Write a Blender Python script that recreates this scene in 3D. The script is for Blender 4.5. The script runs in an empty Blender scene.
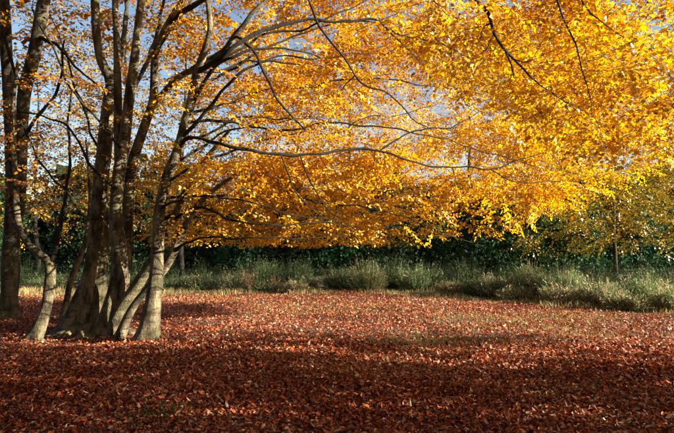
import bpy, math, random
import numpy as np
from mathutils import Vector

random.seed(7)
rng = np.random.default_rng(7)
R = math.radians
scene = bpy.context.scene
col = scene.collection

# ------------------------------------------------------------------ camera
F = 524.0            # focal length in photo pixels (photo 674 x 433)
CAM_H = 1.6
PITCH = math.atan(31.5 / F)
cam_d = bpy.data.cameras.new('camera')
cam_d.sensor_width = 36.0
cam_d.lens = 36.0 * F / 674.0
cam_d.clip_end = 5000
cam = bpy.data.objects.new('camera', cam_d)
cam.location = (0, 0, CAM_H)
cam.rotation_euler = (R(90) + PITCH, 0, 0)
col.objects.link(cam)
scene.camera = cam

# ------------------------------------------------------------------ light
SUN_AZ = R(103)      # clockwise from +Y (view direction): from the right, a little behind
SUN_EL = R(17.2)
world = bpy.data.worlds.new('World')
scene.world = world
world.use_nodes = True
nt = world.node_tree
sky = nt.nodes.new('ShaderNodeTexSky')
sky.sky_type = 'NISHITA'
sky.sun_disc = False
sky.sun_elevation = SUN_EL
sky.sun_rotation = SUN_AZ
sky.air_density = 1.0
sky.dust_density = 1.2
bg = nt.nodes['Background']
bg.inputs['Strength'].default_value = 0.05
nt.links.new(sky.outputs[0], bg.inputs['Color'])
sd = bpy.data.lights.new('sun', 'SUN')
sd.energy = 5.0
sd.angle = R(0.5)
sd.color = (1.0, 0.88, 0.70)
sun = bpy.data.objects.new('sun', sd)
to_sun = Vector((math.sin(SUN_AZ) * math.cos(SUN_EL), math.cos(SUN_AZ) * math.cos(SUN_EL), math.sin(SUN_EL)))
sun.rotation_euler = to_sun.to_track_quat('Z', 'Y').to_euler()
sun.location = to_sun * 60
col.objects.link(sun)
vs = scene.view_settings
vs.view_transform = 'Standard'
vs.look = 'None'
vs.gamma = 1
vs.use_curve_mapping = False
vs.exposure = 2.25
scene.cycles.max_bounces = 7
scene.cycles.diffuse_bounces = 3
scene.cycles.transmission_bounces = 5
scene.cycles.use_denoising = True

# ------------------------------------------------------------------ helpers
_cp, _sp = math.cos(PITCH), math.sin(PITCH)
def ray(px, py):
    dx = (px - 337) / F; dy = (216.5 - py) / F
    return np.array([dx, _cp - dy * _sp, _sp + dy * _cp])
def at(px, py, Y):
    d = ray(px, py); t = Y / d[1]
    return np.array([0, 0, CAM_H]) + d * t
def on_ground(px, py):
    d = ray(px, py); t = -CAM_H / d[2]
    return np.array([0, 0, CAM_H]) + d * t
def px_size(w, Y):
    return w * Y / F

def tag(o, label=None, cat=None, group=None, kind=None):
    if label: o['label'] = label
    if cat: o['category'] = cat
    if group: o['group'] = group
    if kind: o['kind'] = kind
    return o
def empty(name, loc):
    o = bpy.data.objects.new(name, None)
    o.empty_display_size = 0.2
    o.location = loc
    col.objects.link(o)
    return o
def link(name, me, parent=None, loc=None):
    """object at loc (default: the parent's origin) whose mesh is in world coordinates"""
    o = bpy.data.objects.new(name, me)
    col.objects.link(o)
    if parent is not None:
        o.parent = parent
    return o
def world_offset(o):
    v = np.zeros(3)
    while o is not None:
        v += np.array(o.location); o = o.parent
    return v

def np_mesh(name, verts, faces_flat, loop_tot, mat, colors=None, smooth=False):
    """verts (n,3); faces_flat 1-d indices; loop_tot per-face counts"""
    me = bpy.data.meshes.new(name)
    verts = np.asarray(verts, dtype=np.float32)
    faces_flat = np.asarray(faces_flat, dtype=np.int32)
    loop_tot = np.asarray(loop_tot, dtype=np.int32)
    me.vertices.add(len(verts)); me.vertices.foreach_set('co', verts.ravel())
    me.loops.add(len(faces_flat)); me.loops.foreach_set('vertex_index', faces_flat)
    me.polygons.add(len(loop_tot))
    start = np.zeros(len(loop_tot), dtype=np.int32); start[1:] = np.cumsum(loop_tot)[:-1]
    me.polygons.foreach_set('loop_start', start)
    if smooth:
        me.polygons.foreach_set('use_smooth', np.ones(len(loop_tot), dtype=bool))
    me.update(calc_edges=True)
    if colors is not None:
        a = me.attributes.new('tint', 'FLOAT_COLOR', 'POINT')
        c = np.ones((len(verts), 4), dtype=np.float32); c[:, :3] = colors
        a.data.foreach_set('color', c.ravel())
    me.materials.append(mat)
    return me

def unit(v):
    n = np.linalg.norm(v, axis=-1, keepdims=True)
    return v / np.maximum(n, 1e-9)

def catmull(pts, step):
    pts = np.asarray(pts, float)
    P = np.vstack([2 * pts[0] - pts[1], pts, 2 * pts[-1] - pts[-2]])
    out = []
    for i in range(1, len(P) - 2):
        n = max(2, int(np.linalg.norm(P[i + 1][:3] - P[i][:3]) / step))
        for k in range(n):
            t = k / n
            out.append(0.5 * ((2 * P[i]) + (-P[i - 1] + P[i + 1]) * t + (2 * P[i - 1] - 5 * P[i] + 4 * P[i + 1] - P[i + 2]) * t * t
                              + (-P[i - 1] + 3 * P[i] - 3 * P[i + 1] + P[i + 2]) * t ** 3))
    out.append(P[-2])
    return np.array(out)

class Tubes:
    def __init__(s): s.v = []; s.f = []; s.n = 0; s.c = []
    def add(s, pts, rad, sides=6, bump=0.0, flare=None, cap=True, color=None, seed=0.0):
        pts = np.asarray(pts, float); m = len(pts)
        rad = np.broadcast_to(np.asarray(rad, float), (m,))
        tg = np.gradient(pts, axis=0); tg = unit(tg)
        ref = np.array([0, 1, 0.0]) if abs(tg[0][1]) < 0.8 else np.array([1.0, 0, 0])
        u = unit(np.cross(tg[0], ref)); us = []
        for k in range(m):
            u = unit(u - tg[k] * np.dot(u, tg[k])); us.append(u)
        us = np.array(us); ws = np.cross(tg, us)
        th = np.arange(sides) * 2 * math.pi / sides
        rr = np.repeat(rad[:, None], sides, 1)
        if bump > 0:
            L = np.concatenate([[0], np.cumsum(np.linalg.norm(np.diff(pts, axis=0), axis=1))])[:, None]
            T = th[None]
            rr = rr * (1 + bump * (np.sin(2 * T + 1.7 * L + seed) + 0.7 * np.sin(3 * T - 2.9 * L + seed * 2.1) + 0.6 * np.sin(T * 1 + 5.3 * L + seed * 3.3)
                                   + 0.35 * np.sin(5 * T + 8.0 * L + seed * 1.3)))
        if flare:
            amt, hh, k, ph = flare
            h = (pts[:, 2] - pts[0, 2])[:, None]
            T = th[None]
            lob = 0.5 + 0.5 * np.cos(k * T + ph + 0.6 * np.sin(T + ph))
            rr = rr * (1 + amt * np.exp(-h / hh) * (0.25 + 0.75 * lob ** 1.5))
        V = pts[:, None, :] + rr[..., None] * (np.cos(th)[None, :, None] * us[:, None, :] + np.sin(th)[None, :, None] * ws[:, None, :])
        base = s.n
        s.v.append(V.reshape(-1, 3)); s.n += m * sides
        i = np.arange(m - 1)[:, None] * sides; j = np.arange(sides)[None]; j2 = (j + 1) % sides
        q = np.stack([i + j, i + j2, i + sides + j2, i + sides + j], -1).reshape(-1, 4) + base
        s.f.append(q)
        if color is not None: s.c.append(np.broadcast_to(color, (m * sides, 3)))
    def mesh(s, name, mat, off=np.zeros(3), smooth=True):
        v = np.vstack(s.v) - off; f = np.vstack(s.f)
        return np_mesh(name, v, f.ravel(), np.full(len(f), 4), mat, np.vstack(s.c) if s.c else None, smooth)

# ------------------------------------------------------------------ materials
def new_mat(name):
    m = bpy.data.materials.new(name); m.use_nodes = True
    t = m.node_tree; t.nodes.clear()
    return m, t, (lambda k, **kw: _node(t, k, **kw))
def _node(t, k, **kw):
    n = t.nodes.new(k)
    for a, b in kw.items(): setattr(n, a, b)
    return n
def ramp(n, stops, interp='LINEAR'):
    cr = n.color_ramp; cr.interpolation = interp
    while len(cr.elements) < len(stops): cr.elements.new(0.5)
    for e, (p, c) in zip(cr.elements, stops):
        e.position = p; e.color = (*c, 1)

def leaf_mat(name, trans=0.45, gloss=0.06, sat=1.0, attr='tint', obj_random=None, rough=0.4, tintmul=None):
    m, t, N = new_mat(name); L = t.links.new
    out = N('ShaderNodeOutputMaterial')
    if obj_random:
        oi = N('ShaderNodeObjectInfo'); rp = N('ShaderNodeValToRGB'); ramp(rp, obj_random, 'LINEAR')
        L(oi.outputs['Random'], rp.inputs[0]); c = rp.outputs[0]
    else:
        a = N('ShaderNodeAttribute', attribute_name=attr); c = a.outputs['Color']
    if tintmul:
        tm = N('ShaderNodeVectorMath', operation='MULTIPLY'); L(c, tm.inputs[0]); tm.inputs[1].default_value = tintmul; c = tm.outputs[0]
    # blotches and veins
    geo = N('ShaderNodeNewGeometry'); nz = N('ShaderNodeTexNoise'); nz.inputs['Scale'].default_value = 45; nz.inputs['Detail'].default_value = 3
    L(geo.outputs['Position'], nz.inputs['Vector'])
    mr = N('ShaderNodeMapRange'); mr.inputs['From Min'].default_value = 0.3; mr.inputs['From Max'].default_value = 0.7
    mr.inputs['To Min'].default_value = 0.72; mr.inputs['To Max'].default_value = 1.15
    L(nz.outputs[0], mr.inputs[0])
    mul = N('ShaderNodeVectorMath', operation='SCALE'); L(c, mul.inputs[0]); L(mr.outputs[0], mul.inputs['Scale'])
    d = N('ShaderNodeBsdfDiffuse'); tr = N('ShaderNodeBsdfTranslucent'); g = N('ShaderNodeBsdfGlossy'); g.inputs['Roughness'].default_value = rough
    L(mul.outputs[0], d.inputs['Color'])
    hs = N('ShaderNodeHueSaturation'); hs.inputs['Saturation'].default_value = 1.1; hs.inputs['Value'].default_value = sat
    L(mul.outputs[0], hs.inputs['Color']); L(hs.outputs[0], tr.inputs['Color'])
    mx = N('ShaderNodeMixShader'); mx.inputs[0].default_value = trans
    L(d.outputs[0], mx.inputs[1]); L(tr.outputs[0], mx.inputs[2])
    fr = N('ShaderNodeFresnel'); fr.inputs['IOR'].default_value = 1.4
    mg = N('ShaderNodeMath', operation='MULTIPLY'); L(fr.outputs[0], mg.inputs[0]); mg.inputs[1].default_value = gloss * 3
    mx2 = N('ShaderNodeMixShader'); L(mg.outputs[0], mx2.inputs[0]); L(mx.outputs[0], mx2.inputs[1]); L(g.outputs[0], mx2.inputs[2])
    L(mx2.outputs[0], out.inputs[0])
    return m

def bark_mat(name, c_dark, c_mid, c_light, moss=0.35, scale=1.0):
    m, t, N = new_mat(name); L = t.links.new
    out = N('ShaderNodeOutputMaterial'); b = N('ShaderNodeBsdfPrincipled'); b.inputs['Roughness'].default_value = 0.85
    b.inputs['Specular IOR Level'].default_value = 0.25
    geo = N('ShaderNodeNewGeometry')
    mp = N('ShaderNodeMapping'); mp.inputs['Scale'].default_value = (2.6 * scale, 2.6 * scale, 1.0 * scale); L(geo.outputs['Position'], mp.inputs[0])
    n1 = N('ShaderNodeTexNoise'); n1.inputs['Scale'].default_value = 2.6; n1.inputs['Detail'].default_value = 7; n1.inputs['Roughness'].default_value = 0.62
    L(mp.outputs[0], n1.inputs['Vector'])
    r1 = N('ShaderNodeValToRGB'); ramp(r1, [(0.33, c_dark), (0.45, c_mid), (0.62, c_light)]); L(n1.outputs[0], r1.inputs[0])  # bark mottle; darker stops also stand in for dappled shade on trunks
    # horizontal growth scars
    mp2 = N('ShaderNodeMapping'); mp2.inputs['Scale'].default_value = (3.0, 3.0, 16.0); L(geo.outputs['Position'], mp2.inputs[0])
    n2 = N('ShaderNodeTexNoise'); n2.inputs['Scale'].default_value = 1.5; n2.inputs['Detail'].default_value = 4; L(mp2.outputs[0], n2.inputs['Vector'])
    r2 = N('ShaderNodeValToRGB'); ramp(r2, [(0.58, (1, 1, 1)), (0.66, (0.28, 0.24, 0.2))]); L(n2.outputs[0], r2.inputs[0])
    mx = N('ShaderNodeMix', data_type='RGBA', blend_type='MULTIPLY'); mx.inputs[0].default_value = 0.8
    L(r1.outputs[0], mx.inputs[6]); L(r2.outputs[0], mx.inputs[7])
    # small crisp flecks
    nf = N('ShaderNodeTexNoise'); nf.inputs['Scale'].default_value = 34; nf.inputs['Detail'].default_value = 9; nf.inputs['Roughness'].default_value = 0.7; L(mp.outputs[0], nf.inputs['Vector'])
    rf = N('ShaderNodeValToRGB'); ramp(rf, [(0.38, (0.45, 0.42, 0.38)), (0.50, (1, 1, 1)), (0.66, (1.3, 1.3, 1.25))]); L(nf.outputs[0], rf.inputs[0])
    mf = N('ShaderNodeMix', data_type='RGBA', blend_type='MULTIPLY'); mf.inputs[0].default_value = 0.85; L(mx.outputs[2], mf.inputs[6]); L(rf.outputs[0], mf.inputs[7]); mx = mf
    # green algae in patches
    n3 = N('ShaderNodeTexNoise'); n3.inputs['Scale'].default_value = 1.7; n3.inputs['Detail'].default_value = 5; L(geo.outputs['Position'], n3.inputs['Vector'])
    r3 = N('ShaderNodeValToRGB'); ramp(r3, [(0.48, (0, 0, 0)), (0.72, (moss, moss, moss))]); L(n3.outputs[0], r3.inputs[0])
    mx3 = N('ShaderNodeMix', data_type='RGBA'); L(r3.outputs[0], mx3.inputs[0]); L(mx.outputs[2], mx3.inputs[6]); mx3.inputs[7].default_value = (0.13, 0.14, 0.05, 1)
    L(mx3.outputs[2], b.inputs['Base Color'])
    n4 = N('ShaderNodeTexNoise'); n4.inputs['Scale'].default_value = 26; n4.inputs['Detail'].default_value = 6; L(mp.outputs[0], n4.inputs['Vector'])
    ad = N('ShaderNodeMath', operation='MULTIPLY_ADD'); L(n2.outputs[0], ad.inputs[0]); ad.inputs[1].default_value = -1.4; L(n4.outputs[0], ad.inputs[2])
    bp = N('ShaderNodeBump'); bp.inputs['Strength'].default_value = 0.8; bp.inputs['Distance'].default_value = 0.025
    L(ad.outputs[0], bp.inputs['Height']); L(bp.outputs[0], b.inputs['Normal'])
    L(b.outputs[0], out.inputs[0])
    return m

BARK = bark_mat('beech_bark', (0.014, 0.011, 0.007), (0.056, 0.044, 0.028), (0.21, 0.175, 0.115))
SHADETRUNK = bark_mat('shaded_beech_bark', (0.010, 0.008, 0.006), (0.034, 0.027, 0.018), (0.12, 0.10, 0.066))  # beech bark darkened to stand in for shade on left trunk and limbs
TWIG = bark_mat('twig_bark', (0.005, 0.004, 0.003), (0.011, 0.0085, 0.0065), (0.026, 0.020, 0.015), moss=0.15, scale=3)  # twig and limb bark, blackened to stand in for foliage shade
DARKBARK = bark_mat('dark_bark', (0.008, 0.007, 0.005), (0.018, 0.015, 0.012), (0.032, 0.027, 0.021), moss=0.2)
LEAF = leaf_mat('autumn_leaf', 0.5, 0.05, 1.15)
FARLEAF = leaf_mat('far_leaf', 0.4, 0.03, 1.0)
OLIVELEAF = leaf_mat('olive_leaf', 0.35, 0.03, 0.8, tintmul=(0.66, 0.92, 1.3))
DARKLEAF = leaf_mat('dark_leaf', 0.15, 0.02, 1.0, tintmul=(0.07, 0.16, 0.6))
EVERLEAF = leaf_mat('evergreen_leaf', 0.15, 0.01, 1.0, rough=0.6)
LITTER = leaf_mat('fallen_leaf', 0.12, 0.02, 1.0, rough=0.6)
GRASS = leaf_mat('grass_blade', 0.3, 0.015, 1.0, rough=0.6)
LEAFOBJ = leaf_mat('autumn_leaf_single', 0.5, 0.05, 1.15, obj_random=[(0.0, (0.84, 0.55, 0.05)), (0.45, (0.78, 0.42, 0.03)), (0.8, (0.55, 0.22, 0.018)), (1.0, (0.30, 0.25, 0.03))])
LITTEROBJ = leaf_mat('fallen_leaf_single', 0.12, 0.02, 1.0, rough=0.6, obj_random=[(0.0, (0.075, 0.02, 0.011)), (0.35, (0.22, 0.055, 0.02)), (0.8, (0.42, 0.14, 0.04)), (1.0, (0.50, 0.31, 0.16))])

def ground_mat():
    m, t, N = new_mat('leafy_soil'); L = t.links.new
    out = N('ShaderNodeOutputMaterial'); b = N('ShaderNodeBsdfPrincipled'); b.inputs['Roughness'].default_value = 0.95
    geo = N('ShaderNodeNewGeometry')
    v = N('ShaderNodeTexVoronoi'); v.inputs['Scale'].default_value = 18; L(geo.outputs['Position'], v.inputs['Vector'])
    sp = N('ShaderNodeSeparateColor'); L(v.outputs['Color'], sp.inputs[0])
    r = N('ShaderNodeValToRGB'); ramp(r, [(0.0, (0.03, 0.016, 0.01)), (0.4, (0.075, 0.028, 0.014)), (0.8, (0.14, 0.055, 0.022)), (1.0, (0.2, 0.12, 0.06))]); L(sp.outputs[0], r.inputs[0])
    n = N('ShaderNodeTexNoise'); n.inputs['Scale'].default_value = 0.35; n.inputs['Detail'].default_value = 6; L(geo.outputs['Position'], n.inputs['Vector'])
    # beyond the leaf carpet: rough grass and soil
    sx = N('ShaderNodeSeparateXYZ'); L(geo.outputs['Position'], sx.inputs[0])
    ad = N('ShaderNodeMath', operation='MULTIPLY_ADD'); L(sx.outputs['X'], ad.inputs[0]); ad.inputs[1].default_value = 0.45; L(sx.outputs['Y'], ad.inputs[2])
    ad2 = N('ShaderNodeMath', operation='MULTIPLY_ADD'); L(n.outputs[0], ad2.inputs[0]); ad2.inputs[1].default_value = 4; L(ad.outputs[0], ad2.inputs[2])
    mr = N('ShaderNodeMapRange'); mr.inputs['From Min'].default_value = 19.5; mr.inputs['From Max'].default_value = 21.5; L(ad2.outputs[0], mr.inputs[0])
    n2 = N('ShaderNodeTexNoise'); n2.inputs['Scale'].default_value = 3; n2.inputs['Detail'].default_value = 8; L(geo.outputs['Position'], n2.inputs['Vector'])
    r2 = N('ShaderNodeValToRGB'); ramp(r2, [(0.35, (0.03, 0.035, 0.015)), (0.55, (0.09, 0.085, 0.035)), (0.7, (0.17, 0.14, 0.07))]); L(n2.outputs[0], r2.inputs[0])
    mx = N('ShaderNodeMix', data_type='RGBA'); L(mr.outputs[0], mx.inputs[0]); L(r.outputs[0], mx.inputs[6]); L(r2.outputs[0], mx.inputs[7])
    L(mx.outputs[2], b.inputs['Base Color'])
    bp = N('ShaderNodeBump'); bp.inputs['Strength'].default_value = 0.8; bp.inputs['Distance'].default_value = 0.03
    L(v.outputs['Distance'], bp.inputs['Height']); L(bp.outputs[0], b.inputs['Normal']); L(b.outputs[0], out.inputs[0])
    return m
GROUND = ground_mat()

# ------------------------------------------------------------------ ground
def gz(x, y):
    x = np.asarray(x, float); y = np.asarray(y, float)
    near = np.exp(-((x / 18) ** 2 + ((y - 8) / 16) ** 2))
    return near * (0.030 * np.sin(1.1 * x + 0.4 * y) + 0.025 * np.sin(0.7 * y - 0.5 * x + 1) + 0.015 * np.sin(2.3 * x - 1.9 * y) + 0.012 * np.sin(3.1 * y + 1.2 * x))
gx = np.concatenate([[-2500, -600, -150, -60], np.arange(-30, 30.01, 0.4), [60, 150, 600, 2500]])
gy = np.concatenate([[-600, -150, -40, -15], np.arange(-6, 36.01, 0.4), [60, 150, 600, 2500]])
GX, GY = np.meshgrid(gx, gy)
V = np.stack([GX, GY, gz(GX, GY)], -1).reshape(-1, 3)
nx, ny = len(gx), len(gy)
ii = (np.arange(ny - 1)[:, None] * nx + np.arange(nx - 1)[None]).ravel()
Fq = np.stack([ii, ii + 1, ii + nx + 1, ii + nx], -1)
ground = link('ground', np_mesh('ground', V, Fq.ravel(), np.full(len(Fq), 4), GROUND, smooth=True))
tag(ground, 'woodland clearing floor of dark soil under fallen leaves', 'ground', kind='structure')

def edge_y(x):
    """far edge of the leaf carpet"""
    return np.interp(x, [-14, -6, -3, 1.2, 3.3, 5, 6.5, 8.3, 12], [17.5, 17.5, 18.3, 18.6, 17.2, 15.5, 13.6, 12.2, 9.5])

# ------------------------------------------------------------------ leaves
def leaf_arrays(B, D, Nn, S, fold=0.25, wid=0.62, curl=None, simple=False):
    n = len(B)
    D = unit(D); Sd = unit(np.cross(D, Nn)); Nn = np.cross(Sd, D)
    S = S[:, None]
    w = wid * S * (0.85 + 0.3 * rng.random((n, 1)))
    f = fold * (0.4 + 1.2 * rng.random((n, 1)))
    cu = (rng.normal(0, 0.17, (n, 1)) if curl is None else curl) * S
    v3 = B + D * S + Nn * cu * 1.3
    if simple:      # far leaves: one folded lozenge
        h = B + D * S * 0.48 + Nn * (f * w * 0.5 + cu * 0.25)
        V = np.stack([B, h + Sd * w * 0.6, v3, h - Sd * w * 0.6], 1).reshape(-1, 3)
        return V, (np.arange(n)[:, None] * 4 + np.array([[0, 3, 2, 1]])), 4
    v1 = B + D * S * 0.30 + Sd * w * 0.46 + Nn * f * w * 0.46
    v2 = B + D * S * 0.68 + Sd * w * 0.38 + Nn * (f * w * 0.38 + cu * 0.5)
    v4 = B + D * S * 0.68 - Sd * w * 0.38 + Nn * (f * w * 0.38 + cu * 0.5)
    v5 = B + D * S * 0.30 - Sd * w * 0.46 + Nn * f * w * 0.46
    V = np.stack([B, v1, v2, v3, v4, v5], 1).reshape(-1, 3)
    b = np.arange(n)[:, None] * 6
    return V, np.concatenate([b + np.array([[0, 3, 2, 1]]), b + np.array([[0, 5, 4, 3]])], 1).reshape(-1, 4), 6
def leaves_to_mesh(name, B, D, Nn, S, C, mat, off=np.zeros(3), far=None, **k):
    """B base pos, D direction, Nn normal, S length, C colour -> leaf blades of two quads folded on the midrib; leaves in the mask far are single lozenges"""
    far = np.zeros(len(B), bool) if far is None else np.broadcast_to(far, len(B))
    Vs, Fs, Cs, nv = [], [], [], 0
    curl = k.pop('curl', None)
    for m, simple in ((~far, False), (far, True)):
        if not m.any(): continue
        V, Fq, c = leaf_arrays(B[m], D[m], Nn[m], S[m], curl=None if curl is None else curl[m], simple=simple, **k)
        Vs.append(V); Fs.append(Fq + nv); Cs.append(np.repeat(C[m], c, 0)); nv += len(V)
    Fq = np.vstack(Fs)
    return np_mesh(name, np.vstack(Vs) - off, Fq.ravel(), np.full(len(Fq), 4), mat, np.vstack(Cs))

def make_sprays(k=14, seed=3):
    r = np.random.default_rng(seed); out = []
    for _ in range(k):
        B = []; D = []; tw = []
        L = r.uniform(0.42, 0.65)
        ns = r.integers(5, 8); side = 1
        def along(p0, d, ln, gap, s0):
            s = s0; q = gap * r.uniform(0.3, 1)
            while q < ln:
                ang = s * r.uniform(0.7, 1.15); c, si = math.cos(ang), math.sin(ang)
                B.append(p0 + d * q + np.array([0, 0, r.normal(0, 0.006)]))
                D.append(np.array([d[0] * c - d[1] * si, d[0] * si + d[1] * c, r.normal(-0.25, 0.25)]))
                s = -s; q += gap * r.uniform(0.7, 1.3)
            B.append(p0 + d * ln); D.append(np.array([d[0], d[1], -0.2]))
        ax = np.array([1.0, 0, 0])
        along(np.zeros(3), ax, L, 0.05, 1); tw.append((np.zeros(3), ax * L))
        for i in range(ns):
            q = L * (0.12 + 0.75 * i / ns) ; side = -side
            ang = side * r.uniform(0.6, 0.95); d = np.array([math.cos(ang), math.sin(ang), r.normal(-0.12, 0.08)])
            ln = r.uniform(0.14, 0.30) * (1.15 - 0.6 * i / ns)
            p0 = ax * q
            along(p0, d, ln, 0.043, side); tw.append((p0, p0 + d * ln))
        B = np.array(B); D = unit(np.array(D))
        # gravity bow
        B[:, 2] -= 0.22 * (B[:, 0] ** 2)
        tw = [(np.array([a[0], a[1], a[2] - 0.22 * a[0] ** 2]), np.array([b[0], b[1], b[2] - 0.22 * b[0] ** 2])) for a, b in tw]
        out.append((B, D, tw))
    return out
SPRAYS = make_sprays()

YEL = np.array([0.87, 0.61, 0.085]); GOLD = np.array([0.80, 0.44, 0.030]); ORA = np.array([0.64, 0.26, 0.018]); BRO = np.array([0.25, 0.09, 0.022]); GRN = np.array([0.36, 0.32, 0.035])
def palette(t, r):
    """t in 0..1: 0 brown, .35 orange, .65 gold, 1 yellow"""
    t = np.clip(t, 0, 1)[:, None]
    c = np.where(t < .35, BRO + (ORA - BRO) * (t / .35), np.where(t < .65, ORA + (GOLD - ORA) * ((t - .35) / .3), GOLD + (YEL - GOLD) * ((t - .65) / .35)))
    g = (r.random(len(t)) < 0.08)[:, None]
    c = np.where(g, GRN, c)
    return c * (0.82 + 0.36 * r.random((len(t), 1)))

def spray_leaves(P, Dr, tone, scale=1.0, size=0.066, keep=1.0, roll=0.35, tone_sd=0.16, twig=None, twig_r=0.0016, seed=1):
    r = np.random.default_rng(seed)
    n = len(P); idx = r.integers(0, len(SPRAYS), n)
    X = unit(Dr); up = np.tile(np.array([0, 0, 1.0]), (n, 1))
    Yv = unit(np.cross(up, X)); Z = np.cross(X, Yv)
    a = r.normal(0, roll, (n, 1)); Yr = Yv * np.cos(a) + Z * np.sin(a); Zr = np.cross(X, Yr)
    Bs, Ds, Ns, Ss, Ts = [], [], [], [], []
    TWV = []
    for k, (B, D, tw) in enumerate(SPRAYS):
        m = np.where(idx == k)[0]
        if len(m) == 0: continue
        def tf(v): return v[None, :, 0:1] * X[m][:, None] + v[None, :, 1:2] * Yr[m][:, None] + v[None, :, 2:3] * Zr[m][:, None]
        Bw = P[m][:, None] + tf(B) * scale
        Dw = tf(D)
        nb = len(B)
        Nw = np.repeat(Zr[m][:, None], nb, 1) + r.normal(0, 0.42, (len(m), nb, 3))
        Dw = Dw + r.normal(0, 0.18, Dw.shape)
        S = size * np.clip(r.normal(1, 0.27, (len(m), nb)), 0.5, 1.5)
        T = tone[m][:, None] + r.normal(0, tone_sd, (len(m), nb))
        kk = (r.random((len(m), nb)) < keep).ravel()
        Bs.append(Bw.reshape(-1, 3)[kk]); Ds.append(Dw.reshape(-1, 3)[kk]); Ns.append(Nw.reshape(-1, 3)[kk]); Ss.append(S.ravel()[kk]); Ts.append(T.ravel()[kk])
        if twig is not None:
            for (a0, b0) in tw:
                A = P[m] + tf(a0[None] * scale)[:, 0]; Bq = P[m] + tf(b0[None] * scale)[:, 0]
                TWV.append((A, Bq))
    if twig is not None:
        A = np.vstack([x[0] for x in TWV]); Bq = np.vstack([x[1] for x in TWV])
        d = unit(Bq - A); s1 = unit(np.cross(d, np.array([0.3, 0.2, 1.0]))); s2 = np.cross(d, s1)
        ring = [s1, -0.5 * s1 + 0.87 * s2, -0.5 * s1 - 0.87 * s2]
        V = np.stack([A + q * twig_r * 1.3 for q in ring] + [Bq + q * twig_r * 0.6 for q in ring], 1).reshape(-1, 3)
        b = np.arange(len(A))[:, None] * 6
        Fq = np.concatenate([b + np.array([[0, 1, 4, 3]]), b + np.array([[1, 2, 5, 4]]), b + np.array([[2, 0, 3, 5]])], 1).reshape(-1, 4)
        twig.v.append(V); twig.f.append(Fq + twig.n); twig.n += len(V)
    B = np.vstack(Bs); T = np.concatenate(Ts)
    return B, np.vstack(Ds), np.vstack(Ns), np.concatenate(Ss), palette(T, r)

# ------------------------------------------------------------------ skeleton growth
def grow(skel_pts, skel_dir, targets, seed=5, jit=0.03, droop=0.1, out_bias=None):
    """attach every target to the nearest node with a curved shoot; returns list of paths (node id arrays), P, parent, leafcount"""
    r = np.random.default_rng(seed)
    n0 = len(skel_pts)
    cap = n0 + len(targets) * 16
    P = np.zeros((cap, 3)); T = np.zeros((cap, 3)); par = np.full(cap, -1)
    P[:n0] = skel_pts; T[:n0] = skel_dir; n = n0
    d0 = np.array([np.min(np.sum((P[:n0] - t) ** 2, 1)) for t in targets])
    paths = []; ends = []; edir = []
    for i in np.argsort(d0):
        t = targets[i]
        dv = t - P[:n]; dist = np.sqrt(np.sum(dv ** 2, 1)) + 1e-6
        cosb = np.sum(dv * T[:n], 1) / dist
        cost = dist * (1.25 - 0.45 * cosb) + np.maximum(0, -dv[:, 2]) * 0.25
        j = int(np.argmin(cost)); L = dist[j]
        p0 = P[j]; dirn = dv[j] / L
        t0 = unit(T[j] * 0.5 + dirn * 1.2)
        hor = np.array([dirn[0], dirn[1], dirn[2] * 0.4 - droop]); t1 = unit(hor + r.normal(0, 0.15, 3))
        c1 = p0 + t0 * L * 0.38; c2 = t - t1 * L * 0.33
        k = int(np.clip(L / 0.16, 2, 14))
        s = np.linspace(0, 1, k + 1)[1:, None]
        q = (1 - s) ** 3 * p0 + 3 * (1 - s) ** 2 * s * c1 + 3 * (1 - s) * s * s * c2 + s ** 3 * t
        q[:-1] += r.normal(0, jit * min(1, L), (k - 1, 3))
        ids = np.arange(n, n + k)
        P[ids] = q; full = np.vstack([p0, q]); T[ids] = unit(np.diff(full, axis=0))
        par[ids] = np.concatenate([[j], ids[:-1]])
        n += k
        paths.append(np.concatenate([[j], ids])); ends.append(t); edir.append(unit(q[-1] - (q[-2] if k > 1 else p0)))
    cnt = np.zeros(n)
    for p in paths: cnt[p[-1]] += 1
    for i in range(n - 1, n0 - 1, -1):
        if par[i] >= 0: cnt[par[i]] += cnt[i]
    return paths, P[:n], cnt, np.array(ends), np.array(edir)

def limb(points, step=0.12, back=True):
    """points: (px, py, Y, width_px) -> sampled world polyline and radii"""
    A = []
    for px, py, Y, w in points:
        if back: Y = max(Y, float(np.interp(px, [185, 230, 337, 480, 600], [0, 8.1, 8.5, 9.1, 9.6])))
        A.append(np.concatenate([at(px, py, Y), [px_size(w, Y) / 2]]))
    A = np.array(A)
    c = catmull(A, step)
    L_ = np.concatenate([[0], np.cumsum(np.linalg.norm(np.diff(c[:, :3], axis=0), axis=1))]); k = L_ * 1.0; ph = A[0, 0] * 3.1 + A[-1, 2] * 5.7
    fade = np.clip(L_ / 0.5, 0, 1)[:, None]
    wig = np.stack([np.sin(5.1 * k + ph) + 0.6 * np.sin(11.3 * k + 2 * ph), np.sin(4.3 * k + 1.7 * ph), np.sin(5.9 * k + 0.6 * ph) + 0.7 * np.sin(13.1 * k + ph)], 1) * 0.014 * fade
    c[:, :3] += wig; c[:, 3] *= 1 + 0.10 * np.sin(9.7 * k + ph) + 0.06 * np.sin(21 * k)
    return c[:, :3], np.maximum(c[:, 3] * 0.82, 0.003)

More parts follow.
